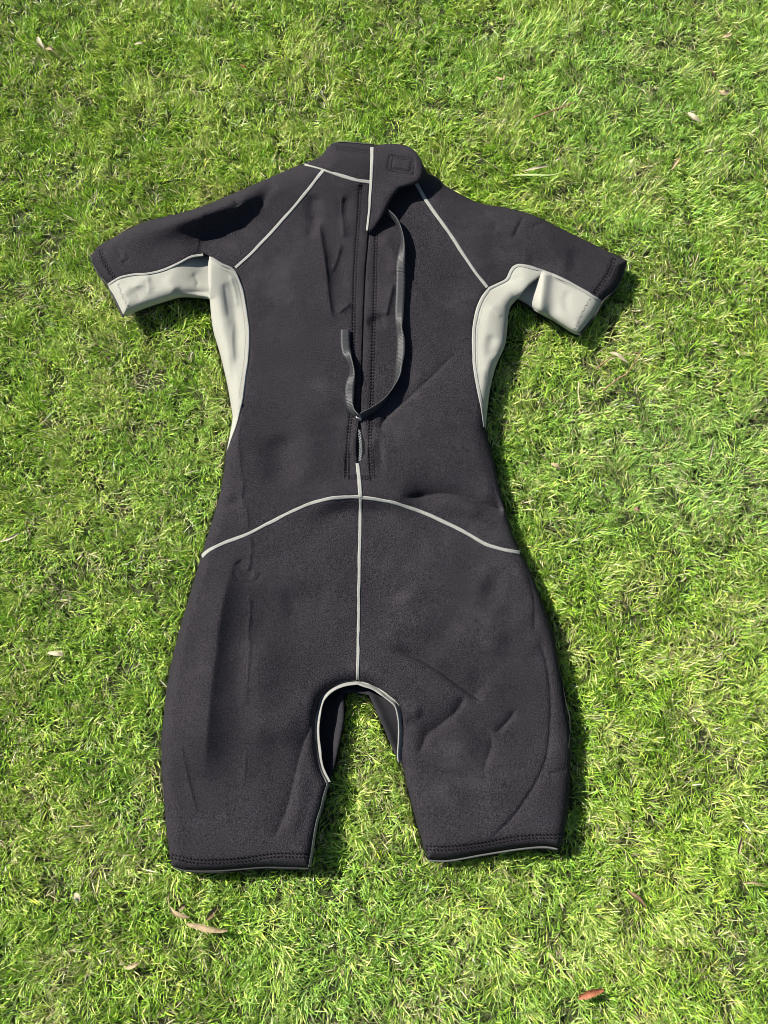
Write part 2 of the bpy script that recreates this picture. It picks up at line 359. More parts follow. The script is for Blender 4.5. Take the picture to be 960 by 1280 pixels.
def panel(name, poly, mat, hf=height, extra=None, parent=None, thick=2.6, sp=SP, rollamt=1.0, rollw=2.2):
    poly = np.asarray(poly)
    x0, y0 = poly.min(0); x1, y1 = poly.max(0)
    gx = np.arange(x0, x1, sp); gy = np.arange(y0, y1, sp*.866)
    X, Y = np.meshgrid(gx, gy); X = X + (np.arange(len(gy)) % 2)[:, None]*sp*.5
    X = X.ravel(); Y = Y.ravel()
    m = inside(X, Y, poly); X = X[m]; Y = Y[m]
    cl = np.vstack([poly, poly[:1]])
    d = seg_dist(X, Y, cl); m = d > sp*.55; X = X[m]; Y = Y[m]
    nb = len(poly)
    pts = [Vector((float(a), float(b))) for a, b in poly] + [Vector((float(a), float(b))) for a, b in zip(X, Y)]
    vo, eo, fo, ov, oe, of = delaunay_2d_cdt(pts, [], [list(range(nb))], 1, 1e-5, True)
    V = np.array([(v.x, v.y) for v in vo])
    fa = np.array([f[:3] for f in fo]); cc = V[fa].mean(1); ok = inside(cc[:, 0], cc[:, 1], poly)
    fo = [list(f) for f, k in zip(fo, ok) if k]
    z = hf(V[:, 0], V[:, 1])
    dd = seg_dist(V[:, 0], V[:, 1], cl)
    z = z - rollamt*np.exp(-(dd/rollw)**2)
    if extra is not None: z = z + extra(V[:, 0], V[:, 1])
    W = P(V[:, 0], V[:, 1], z/1000.0) - ROOT_LOC
    # skirt: the cut thickness of the sheet along its border
    used = {}
    for i, f in enumerate(fo):
        for a, b in zip(f, f[1:] + f[:1]):
            used[(a, b)] = True
    faces = [tuple(f) for f in fo]
    a2 = 0
    for f in fo[:1]:
        p, q, r = (V[k] for k in f); a2 = (q[0]-p[0])*(r[1]-p[1]) - (q[1]-p[1])*(r[0]-p[0])
    if a2 > 0: faces = [f[::-1] for f in faces]     # picture y runs down
    verts = [tuple(w) for w in W]; low = {}
    es = set()
    for f in faces:
        for a, b in zip(f, f[1:] + f[:1]): es.add((a, b))
    sk = []
    for (a, b) in es:
        if (b, a) not in es:
            for k in (a, b):
                if k not in low:
                    low[k] = len(verts); v = verts[k]; verts.append((v[0], v[1], v[2] - thick/1000.0))
            sk.append((b, a, low[a], low[b]))
    return mesh(name, verts, faces + sk, mat, parent or root)

def offset(poly, off, keepends=True):
    """shift an open polyline sideways in px"""
    t = np.gradient(poly, axis=0); L = np.hypot(t[:, 0], t[:, 1])[:, None] + 1e-9; t = t/L
    n = np.stack([t[:, 1], -t[:, 0]], 1)
    return poly + n*off

def ribbon(name, poly, width, mat, hf=height, lift=.7, dome=.3, parent=None, wid_end=None, extra=None, nx=6):
    """seam tape: a low domed band laid on the cloth; width in px"""
    poly = spl(poly, 2.0); n = len(poly)
    w = np.full(n, width, float) if wid_end is None else np.linspace(width, wid_end, n)
    w = w*(1 + .13*nz[5](poly[:, 0], poly[:, 1], 9))
    poly = poly + np.stack([.35*nz[6](poly[:, 0], poly[:, 1], 15), .35*nz[7](poly[:, 0], poly[:, 1], 15)], 1)
    rows = []
    for j in range(nx+1):
        u = -1 + 2*j/nx
        q = offset(poly, 1.0) - poly
        p = poly + q*(u*w*.45)[:, None]
        rows.append(p)
    Pm = np.array(rows); X = Pm[..., 0].ravel(); Y = Pm[..., 1].ravel()
    base = hf(X, Y)
    if extra is not None: base = base + extra(X, Y)
    base = base.reshape(nx+1, n)
    us = np.linspace(-1, 1, nx+1)[:, None]
    prof = lift + dome*(1-us**2) - .25*np.exp(-(us/.18)**2)
    prof[0] = prof[-1] = -1.2
    z = base + prof
    W = P(X, Y, z.ravel()/1000.0) - ROOT_LOC
    faces = []
    for j in range(nx):
        for i in range(n-1):
            a = j*n+i; faces.append((a, a+1, a+n+1, a+n))
    return mesh(name, W, faces, mat, parent or root)

def tube_pts(verts, faces, pts, r, ns=5, cap=True):
    pts = np.asarray(pts); n = len(pts); b0 = len(verts)
    rr = np.full(n, r) if np.isscalar(r) else np.asarray(r)
    T = np.gradient(pts, axis=0); T /= np.linalg.norm(T, axis=1)[:, None] + 1e-12
    for i in range(n):
        up = np.array([0, 0, 1.]) if abs(T[i][2]) < .9 else np.array([1., 0, 0])
        s = np.cross(T[i], up); s /= np.linalg.norm(s); q = np.cross(s, T[i])
        for k in range(ns):
            a = 2*math.pi*k/ns; verts.append(pts[i] + rr[i]*(math.cos(a)*s + math.sin(a)*q))
    for i in range(n-1):
        for k in range(ns):
            a = b0+i*ns+k; b = b0+i*ns+(k+1) % ns; faces.append((a, b, b+ns, a+ns))
    if cap:
        faces.append(tuple(b0+k for k in range(ns))[::-1]); faces.append(tuple(b0+(n-1)*ns+k for k in range(ns)))

def stitches(name, poly, mat=None, step=3.4, amp=2.0, r=.55, kind='zig', parent=None, hf=height, lift=.2, extra=None):
    """sewn thread along a line: separate short stitches, joined in one part"""
    poly = spl(poly, 1.0); L = np.concatenate([[0], np.cumsum(np.hypot(*np.diff(poly, axis=0).T))])
    ss = np.arange(1.5, L[-1]-1, step); off = offset(poly, 1.0)-poly
    def at(s): return np.array([np.interp(s, L, poly[:, 0]), np.interp(s, L, poly[:, 1])])
    def nn(s): return np.array([np.interp(s, L, off[:, 0]), np.interp(s, L, off[:, 1])])
    px = []
    for i, s in enumerate(ss):
        j = np.random.default_rng(i*7+3).normal(0, .18, 4)
        if kind == 'zig':
            sg = 1 if i % 2 == 0 else -1
            a = at(s) + nn(s)*amp*sg; b = at(min(s+step*.85, L[-1])) - nn(s)*amp*sg
        elif kind == 'double':
            for row in (-1, 1):
                a = at(s) + nn(s)*(amp*row + .9) ; b = at(min(s+step*.55, L[-1])) + nn(s)*(amp*row - .9)
                px.append((a+j[:2]*.5, b+j[2:]*.5))
            continue
        else:
            a = at(s); b = at(min(s+step*.6, L[-1]))
        px.append((a+j[:2], b+j[2:]))
    A = np.array([p[0] for p in px]); B = np.array([p[1] for p in px]); C_ = (A+B)/2
    def hz(Q, l):
        z = hf(Q[:, 0], Q[:, 1])
        if extra is not None: z = z + extra(Q[:, 0], Q[:, 1])
        return P(Q[:, 0], Q[:, 1], (z+l)/1000.) - ROOT_LOC
    A3, B3, C3 = hz(A, lift-.5), hz(B, lift-.5), hz(C_, lift+.2)
    v, f = [], []
    for k in range(len(A3)): tube_pts(v, f, [A3[k], C3[k], B3[k]], np.array([r*.7, r, r*.7])/1000., 5)
    o = mesh(name, v, f, mat or M_thread, parent or root); o['kind'] = 'stuff'
    return o

# grooves pressed by the stitching
def groove(poly, depth, w):
    F.append((spl(poly, 6), -depth, w, w, 'g', .02, .02))
st_hemL = [(213,1070),(250,1077),(300,1075),(345,1069),(389,1070)]
st_hemR = [(531,1060),(565,1060),(605,1055),(650,1047),(703,1045)]
st_cufL = [(125,311),(131,328),(140,343),(146,352)]
st_cufLg = [(147,353),(153,370),(162,386)]
st_cufR = [(768,322),(760,342),(741,369)]
st_cufRg = [(738,372),(728,390),(717,413)]
st_zipL = [(450,230),(448,270),(445,310),(443,350),(442,400),(441,450),(440,500),(436,540),(434,570),(434,596)]
st_zipR = [(470,292),(469,330),(468,380),(466,430),(465,480),(463,530),(462,560),(464,597)]
st_zipB = [(434,598),(449,596),(465,599)]
for g in (st_hemL, st_hemR, st_cufL, st_cufR): groove(g, 1.6, 3.5)
for g in (st_zipL, st_zipR): groove(g, 1.1, 3.2)

# ------------------------------------------------------------------ wetsuit panels
neck_rise = lambda x, y: 9*np.exp(-((x-505)/55)**2)*np.exp(-((y-200)/26)**2)
panel('sleeve_panel', join(c_sleeveTopL, c_collarSeam[:1], spl([(381,204),(405,211)]), c_raglanL, rv(c_gusTopL), rv(c_cuffL_b)), M_black)['label'] = 'black upper sleeve with a shaded hollow'
panel('sleeve_panel', join(c_raglanR, c_gusTopR, rv(c_cuffR_b), rv(c_sleeveTopR), rv(c_neckR2)), M_black)['label'] = 'flat sunlit black upper sleeve'
i0 = np.argmin(np.hypot(c_collarSeam[:, 0]-405, c_collarSeam[:, 1]-211))
cs2 = spl([(405,211),(440,224),(463,229)])
panel('upper_back_panel', join(rv(c_raglanL), cs2, c_slitL, c_center1, rv(c_waistL), rv(c_torsoL), rv(c_seamL)), M_black)
panel('upper_back_panel', join(c_neckR, c_raglanR, rv(c_seamR), rv(c_torsoR), rv(c_waistR), rv(c_center1), rv(c_slitR)), M_black)
panel('leg_panel', join(c_waistL, c_center2, rv(c_archL), rv(c_legInL), rv(c_hemL), rv(c_legOutL)), M_black)
panel('leg_panel', join(c_waistR, rv(c_legOutR), rv(c_hemR), rv(c_legInR), rv(c_archR), rv(c_center2)), M_black)
def gusL(x, y):
    f = np.clip((x-212)/52, 0, 1); f = f*f*(3-2*f)
    return -14*f*np.clip((373-y)/8, 0, 1)
def gusR(x, y):
    xf = 681 - 7*(y-341)/52; d = x-xf; on = np.clip((y-336)/8, 0, 1)
    r = np.where(d > 0, 8.5*np.exp(-(d/9)**2) - 2.2*np.exp(-((d-17)/9)**2) - 1.5*np.exp(-(d/9)**2)*0, 8.5 - 17*(1-np.exp(-(np.minimum(d, 0)/9)**2)))
    r += 1.8*np.exp(-((x-695)/7)**2-((y-362)/12)**2)
    return r*on
# grey gussets: sleeve part runs on under the side part
panel('sleeve_gusset', join(spl([(134,355),(150,346),(168,342),(185,341),(205,336),(225,327),(240,320),(255,317),(268,323)]), spl([(268,323),(276,350),(274,371)]), spl([(274,371),(262,373)]), rv(c_sleeveLowL)), M_grey, extra=gusL)
panel('sleeve_gusset', join(spl([(652,330),(667,334),(685,340),(710,351),(735,365),(752,376)]), c_cuffR_g, c_sleeveLowR, spl([(646,374),(640,368),(640,345),(652,330)])), M_grey, extra=gusR)
foldL = spl([(262,320),(260,332),(260,350),(262,373)])
rollL = lambda x, y: 17*np.exp(-((y-345)/42)**2)*np.exp(-((x-262)/26)**2)*np.clip((x-258)/5, 0, 1)**.5
panel('side_panel', join(foldL, c_sideOutL, rv(c_seamL), rv(spl([(262,320),(275,329),(292,336)]))), M_grey, extra=rollL)
sideR_in = spl([(680,341),(672,347),(660,357),(646,374)])
rollR = lambda x, y: 11*np.exp(-((y-356)/28)**2)*np.exp(-((x-655)/24)**2)
panel('side_panel', join(c_seamR, spl([(610,360),(622,354),(633,349),(638,339),(643,332),(652,330),(667,334),(680,341)]), sideR_in, c_sideOutR), M_grey, extra=rollR)
# front layer seen through the crotch arch and under the hems
front_out = join(c_cuffL_g[::-1], rv(c_cuffL_b), c_sleeveTopL, spl([(381,204),(402,196),(425,186),(470,184),(515,190),(535,217)]), c_sleeveTopR, c_cuffR_b, c_cuffR_g, c_sleeveLowR, c_sideOutR, rv(c_torsoR), rv(c_legOutR),
                 spl([(699,1059),(696,1064),(680,1061),(650,1063),(605,1070),(565,1077),(536,1076)]), rv(spl([(461,869),(474,897),(492,939),(504,961),(517,1014),(530,1059),(536,1076)])),
                 spl([(461,869),(445,866),(429,866)]), spl([(429,866),(430,897),(424,931),(417,961),(411,980)]), rv(c_legInL), spl([(388,1085),(365,1087),(330,1086),(277,1091),(235,1090),(215,1083)]),
                 rv(c_legOutL), rv(c_torsoL), rv(c_sideOutL), rv(c_sleeveLowL))
def hfront(x, y):
    fo = np.vstack([front_out, front_out[:1]])[::3]
    d = seg_dist(x, y, fo)
    arch = np.exp(-((x-450)/60)**2 - ((y-905)/60)**2)
    return 14 + 1.2*nz[8](x, y, 40) + (D0-2.5-14)*np.exp(-(d/9)**2) + 8*arch*np.clip(d/14, 0, 1)
panel('front_panel', front_out, M_inner, hf=hfront, sp=4.0, rollamt=.6)

# collar: the left half stands up from its seam, the right half is the flap with the fastening tab
hcol = lambda x, y: np.clip((228-y)/46, 0, 1)
def colz(x, y): return 7*np.clip((226-y)/30, 0, 1) - 5*np.clip((190-y)/12, 0, 1)**2
col = panel('collar_panel', join(c_collarTop, c_slitTop, rv(c_collarSeam)), M_black, extra=colz)
# band of collar behind the flap, right
colR = panel('collar_panel', join(spl([(467,181),(500,181),(520,196),(535,217)]), rv(c_neckR2), rv(c_neckR), rv(c_slitTop)), M_black, extra=lambda x, y: 0*x)
# flap: an own raised sheet
flap_poly = join(spl([(464,183),(470,182),(495,180),(512,184),(524,196),(529,211),(525,225),(512,231),(500,235),(490,247),(480,267),(468,286)], 2), spl([(468,286),(463,290.5),(457.5,289)], 2),
                 spl([(457.5,289),(460,262),(462,232),(464,183)], 2))
def hflap(x, y):
    z = height(x, y)*0 + 69
    z = z + 12*np.clip((x-466)/55, 0, 1)**1.1 - 10*np.clip((y-240)/50, 0, 1)**1.2 + 3*np.exp(-((y-205)/22)**2)
    z += 2.0*nz[1](x, y, 34) + .8*nz[4](x, y, 14)
    fp = np.vstack([flap_poly, flap_poly[:1]])
    d = seg_dist(x, y, fp)
    z -= 2.0*(1-np.clip(d/7, 0, 1))**2
    for rect, dep in ((tab_out, 1.9), (tab_in, 1.9)):
        z -= dep*np.exp(-(seg_dist(x, y, rect)/1.5)**2)
    # slack at the edge where the flap is bent
    z += 2.5*np.exp(-((x-478)/9)**2)*np.exp(-((y-255)/25)**2)
    return z
def rrect(pts): p = np.array(pts, float); return np.vstack([spl([p[i], p[(i+1) % len(p)]], 1.5) for i in range(len(p))])
tab_out = rrect([(487,196),(489,194.5),(512,197),(515,198),(517,202),(517.5,215),(516.5,217.5),(514,218),(486,213),(484.5,211)])
tab_in = rrect([(490.5,199),(492,197.5),(512,200),(514,202),(513.5,212),(511.5,214),(490.5,210.5),(489.5,208.5)])
flap = panel('collar_flap', flap_poly, M_black, hf=hflap, thick=3.2, sp=1.4, rollamt=1.0, rollw=1.8)
stitches('flap_stitching', tab_out, step=2.2, amp=0, r=.8, kind='run', parent=flap, hf=hflap, lift=.1)
stitches('flap_stitching', tab_in, step=2.2, amp=0, r=.8, kind='run', parent=flap, hf=hflap, lift=.1)
ribbon('flap_piping', [(465.5,184),(464.5,210),(463.5,235),(461.5,262),(459,288)], 5.4, M_tape, hf=hflap, parent=flap, wid_end=3.0, lift=1.2)

# ------------------------------------------------------------------ seam tapes
T = lambda *a, **k: ribbon('seam_tape', *a, **k)
T([(381,204),(405,211),(440,223.5),(462,228)], 6.4, M_tape, extra=lambda x, y: colz(x, y)*.3)
T([(404,213),(375,250),(345,284),(318,313),(294,335)], 5.6, M_tape, wid_end=4.4)
T([(519,227),(537,257),(560,289),(580,320),(596,343),(609,359)], 5.4, M_tape, wid_end=4.6)
T([(252,696),(261,688),(280,679),(310,667),(340,652),(370,637),(400,626),(425,622),(449,621)], 5.6, M_tape)
T([(452,622),(475,625),(500,631),(537,644),(575,662),(605,679),(630,687),(650,691)], 5.6, M_tape)
T([(447,579),(449,600),(450.5,621)], 6.0, M_tape, lift=1.6)
T([(450.5,621),(450,660),(449,720),(448,790),(447,850)], 5.0, M_tape)
T([(410,978),(401,955),(396.5,912),(400.5,882),(409,867),(427,856),(447,853)], 6.4, M_tape)
T([(447,853),(466,859.5),(484,871),(497,885),(500.5,912),(499,945),(500,952)], 6.4, M_tape)
T([(410,979),(402.5,1006),(395,1034),(389.5,1068),(387,1084)], 4.0, M_gthread, lift=1.6)
gr = lambda pts, w=5.0, **k: ribbon('seam_tape', pts, w, M_tape, **k)
gr([(135,356),(150,347),(168,343),(185,342),(205,337),(225,328),(240,321),(254,318.5)], 3.6)
gr([(264,322.5),(276,330),(290,337),(299,352),(305.5,377),(310,410),(310,436),(307,465),(302,500),(295,530),(284.5,560)], 4.4, extra=rollL, wid_end=1.5)
gr([(606,533),(602.5,507),(597,480),(593,450),(592.5,417),(596.5,391),(603,374),(611,362)], 5.0, wid_end=5.0)
gr([(611,361),(623,355),(634,349),(639,339),(644,333.5),(652,332),(667,335.5),(685,341.5),(710,352.5),(735,366.5),(751,377)], 4.6, extra=lambda x, y: rollR(x, y)*np.clip((682-x)/12, 0, 1))
T([(711,935),(712.5,900),(706,872),(697,822)], 1.4, M_rubber, lift=.5)
# thin dark seam thread beside the grey tapes
stitches('seam_stitching', [(275,335),(291,344),(298,360),(303,385),(306,410),(306,436),(303,465),(298,498)], M_gthread, step=2.0, amp=0, r=.38, kind='run', extra=rollL)
stitches('seam_stitching', [(605,525),(599.5,495),(597,460),(596.5,420),(601,392),(608,375),(618,362)], M_gthread, step=2.0, amp=0, r=.38, kind='run')
stitches('seam_stitching', [(648,335),(667,339),(690,347.5),(712,357),(735,369),(745,375)], M_gthread, step=2.0, amp=0, r=.42, kind='run')

# ------------------------------------------------------------------ sewn rows
stitches('hem_stitching', st_hemL, step=4.6, amp=2.2, kind='double', r=.95)
stitches('hem_stitching', st_hemR, step=4.6, amp=2.2, kind='double', r=.95)
stitches('cuff_stitching', st_cufL, step=4.0, amp=1.6, kind='double', r=.85)
stitches('cuff_stitching', st_cufR, step=4.0, amp=1.6, kind='double', r=.85)
stitches('cuff_stitching', st_cufLg, M_gthread, step=4.0, amp=1.8, r=.5)
stitches('cuff_stitching', st_cufRg, M_gthread, step=4.0, amp=1.8, r=.5)
stitches('zip_stitching', st_zipL, step=3.9, amp=1.7, kind='double', r=.85)
stitches('zip_stitching', st_zipR, step=3.9, amp=1.7, kind='double', r=.85)
stitches('zip_stitching', st_zipB, step=3.4, amp=1.5, kind='double', r=.9)
stitches('zip_stitching', [(434,566),(433.5,598)], step=3.2, amp=2.8, kind='double', r=.85)
stitches('zip_stitching', [(463,560),(465.5,599)], step=3.2, amp=2.8, kind='double', r=.85)
stitches('collar_stitching', [(418,185),(435,186),(460,190.5)], step=3.8, amp=1.7, kind='double', r=.65, extra=colz)
stitches('zip_stitching', [(450,228),(450.5,234)], step=1.6, amp=1.4, r=.8, lift=1.6)

def rim(name, pts, r, mat, lift=0, hf=height, extra=None):
    p = spl(pts, 2.5); z = hf(p[:, 0], p[:, 1])
    if extra is not None: z = z + extra(p[:, 0], p[:, 1])
    w = P(p[:, 0], p[:, 1], (z+lift)/1000.) - ROOT_LOC
    v, f = [], []; tube_pts(v, f, w, r/1000., 8); return mesh(name, v, f, mat, root)
rim('hem_band', [(216,1084),(235,1088.5),(277,1088.5),(330,1084.5),(365,1085),(387,1086)], 1.1, M_rubber, -1.5)
rim('hem_band', [(537,1076),(562,1076),(605,1068.5),(650,1061.5),(680,1059),(697,1061.5)], 1.25, M_dtape, -2)
rim('cuff_band', [(114,320),(118,333),(126,346),(134,355),(142,371),(149,386),(154,396)], 1.6, M_rubber, -1.0)
rim('cuff_band', [(783,327),(777,345),(769,361),(753,378),(746,391),(735,406),(724,419)], 1.6, M_rubber, -1.0)
rim('collar_band', [(413,181),(427,177.5),(467,180.5)], 1.0, M_dtape, -1.5, extra=colz)

# ------------------------------------------------------------------ zip: tape below the slit, teeth, slider
zt = spl([(463,232),(461.5,290),(457,340),(455,400),(453,450),(451.5,500),(450,530),(450.5,560),(449,578)], 2.5)
zp = bpy.data.objects.new('zip', None); sc.collection.objects.link(zp); zp.parent = root; zp.empty_display_size = .02
hz_low = lambda x, y: height(x, y) - 6.0
ribbon('zip_tape', zt, 15, M_ziptape, hf=hz_low, parent=zp, lift=0, dome=0)
v, f = [], []
for s in range(1):
    tp = spl([(449.2,538),(450.5,550),(451,562),(450,576)], 1.0)
    zz = height(tp[:, 0], tp[:, 1])
    for i in range(0, len(tp), 2):
        for sg in (-1, 1):
            q = tp[i] + np.array([sg*.9 + .15*random.uniform(-1, 1), .5*sg])
            c0 = P(q[0]-.9, q[1], (zz[i]-2.6)/1000.) - ROOT_LOC; c1 = P(q[0]+.9, q[1]+.2, (zz[i]-2.2)/1000.) - ROOT_LOC
            tube_pts(v, f, [c0, (c0+c1)/2 + [0, 0, .0004], c1], .00055, 6)
o = mesh('zip_teeth', v, f, M_teeth, zp); o['kind'] = 'stuff'
# slider with pull loop
v, f = [], []
zs = float(height(np.array([449.]), np.array([521.]))[0])
def pw(x, y, dz): return P(x, y, (zs+dz)/1000.) - ROOT_LOC
tube_pts(v, f, [pw(446.5, 517, .3), pw(449, 521, 2.0), pw(451, 526, .5)], np.array([2.6, 3.4, 2.4])/1000, 10)
tube_pts(v, f, [pw(444, 519, 1.5), pw(446.5, 522.5, 3.2), pw(450, 523.5, 3.2), pw(453, 521.5, 2.4)], .0011, 8)
mesh('zip_slider', v, f, M_slider, zp)

# ------------------------------------------------------------------ pull strap: a woven tape that twists
def strap(name, rows, width, parent):
    """rows: px, py, height above the cloth in mm, roll in degrees (0 flat, 90 on edge)"""
    r = spl(rows, 1.6); n = len(r)
    zb = height(r[:, 0], r[:, 1]); C3 = P(r[:, 0], r[:, 1], (zb + r[:, 2]*.68 + 1)/1000.) - ROOT_LOC
    Tn = np.gradient(C3, axis=0); Tn /= np.linalg.norm(Tn, axis=1)[:, None]
    up = np.array([0, 0, 1.]); L = np.concatenate([[0], np.cumsum(np.linalg.norm(np.diff(C3, axis=0), axis=1))])
    verts = []; uvs = []; faces = []; nx = 6; th = .0007
    ring = [(-1, 1), (-.5, 1.1), (0, 1.15), (.5, 1.1), (1, 1), (1, -1), (.5, -1), (0, -1), (-.5, -1), (-1, -1)]
    for i in range(n):
        s = np.cross(up, Tn[i]); s /= np.linalg.norm(s); q = np.cross(Tn[i], s)
        a = math.radians(r[i, 3]); S = math.cos(a)*s + math.sin(a)*q; N = -math.sin(a)*s + math.cos(a)*q
        for (u, w) in ring:
            verts.append(C3[i] + S*u*width*.5 + N*w*th); uvs.append((L[i]*1000, u*width*500))
    m = len(ring)
    for i in range(n-1):
        for k in range(m):
            a = i*m+k; b = i*m+(k+1) % m; faces.append((a, b, b+m, a+m))
    faces.append(tuple(range(m))[::-1]); faces.append(tuple((n-1)*m+k for k in range(m)))
    o = mesh(name, verts, faces, M_strap, parent); ul = o.data.uv_layers.new(name='UVMap')
    for lp in o.data.loops: ul.data[lp.index].uv = uvs[lp.vertex_index]
    return o
sp_root = bpy.data.objects.new('pull_strap', None); sc.collection.objects.link(sp_root); sp_root.parent = root; sp_root.empty_display_size = .02
strap('strap_band', [(480,262,10,60),(486,267,14,75),(494,274,17,82),(500,286,18,80),(503,300,18,72),(502,315,17,38),(501,330,15,12),(501,350,13,5),(500,375,11,5),(499,395,10,15),(499,410,10,50),(501,425,11,28),
                     (501,440,11,25),(499,455,10,40),(497,470,10,55),(490,487,10,80),(480,501,9,95),(468,511,9,110),(452,520,7,115)], .0140, sp_root)
strap('strap_band', [(448,521,5,-80),(441,515,7,-60),(437,505,8,-35),(437,490,8,-10),(438,478,9,-15),(440,467,11,-50),(439,457,11,-62),(436,448,9,-50),(433,440,7,-8),(431.5,428,5,0),(431.5,412,4,0)], .0140, sp_root)

# ------------------------------------------------------------------ the lawn
def grass_mat():
    m, n, l, b = mat_new('grass_blade')
    at = n.new('ShaderNodeAttribute'); at.attribute_name = 'tint'
    b.inputs['Roughness'].default_value = .40; b.inputs['Specular IOR Level'].default_value = .42
    l.new(at.outputs['Color'], b.inputs['Base Color'])
    tr = n.new('ShaderNodeBsdfTranslucent')
    hs = n.new('ShaderNodeHueSaturation'); hs.inputs['Saturation'].default_value = 1.1; hs.inputs['Value'].default_value = 1.25; l.new(at.outputs['Color'], hs.inputs['Color'])
    l.new(hs.outputs[0], tr.inputs['Color'])
    mx = n.new('ShaderNodeMixShader'); mx.inputs[0].default_value = .16
    l.new(b.outputs[0], mx.inputs[1]); l.new(tr.outputs[0], mx.inputs[2]); l.new(mx.outputs[0], n['Material Output'].inputs['Surface'])
    return m
M_grass = grass_mat()
def soil_mat():
    m, n, l, b = mat_new('soil')
    tc = n.new('ShaderNodeTexCoord'); t = n.new('ShaderNodeTexNoise'); t.inputs['Scale'].default_value = 60; t.inputs['Detail'].default_value = 6
    t2 = n.new('ShaderNodeTexNoise'); t2.inputs['Scale'].default_value = 420
    for q in (t, t2): l.new(tc.outputs['Object'], q.inputs['Vector'])
    cr = n.new('ShaderNodeValToRGB'); e = cr.color_ramp.elements; e[0].position = .35; e[0].color = (.035, .045, .014, 1); e[1].position = .7; e[1].color = (.10, .12, .04, 1)
    mi = n.new('ShaderNodeMath'); mi.operation = 'ADD'; mi.use_clamp = True
    ms = n.new('ShaderNodeMath'); ms.operation = 'MULTIPLY_ADD'; ms.inputs[1].default_value = .5; ms.inputs[2].default_value = -.25; l.new(t2.outputs[0], ms.inputs[0])
    l.new(t.outputs[0], mi.inputs[0]); l.new(ms.outputs[0], mi.inputs[1]); l.new(mi.outputs[0], cr.inputs[0]); l.new(cr.outputs[0], b.inputs['Base Color'])
    b.inputs['Roughness'].default_value = .95
    bp = n.new('ShaderNodeBump'); bp.inputs['Distance'].default_value = .004; l.new(t2.outputs[0], bp.inputs['Height']); l.new(bp.outputs[0], b.inputs['Normal'])
    return m
G = 40.0
gv = [(-G, -G, 0), (G, -G, 0), (G, G, 0), (-G, G, 0)]
g = mesh('ground', gv, [(0, 1, 2, 3)], soil_mat(), None, False); g['kind'] = 'structure'

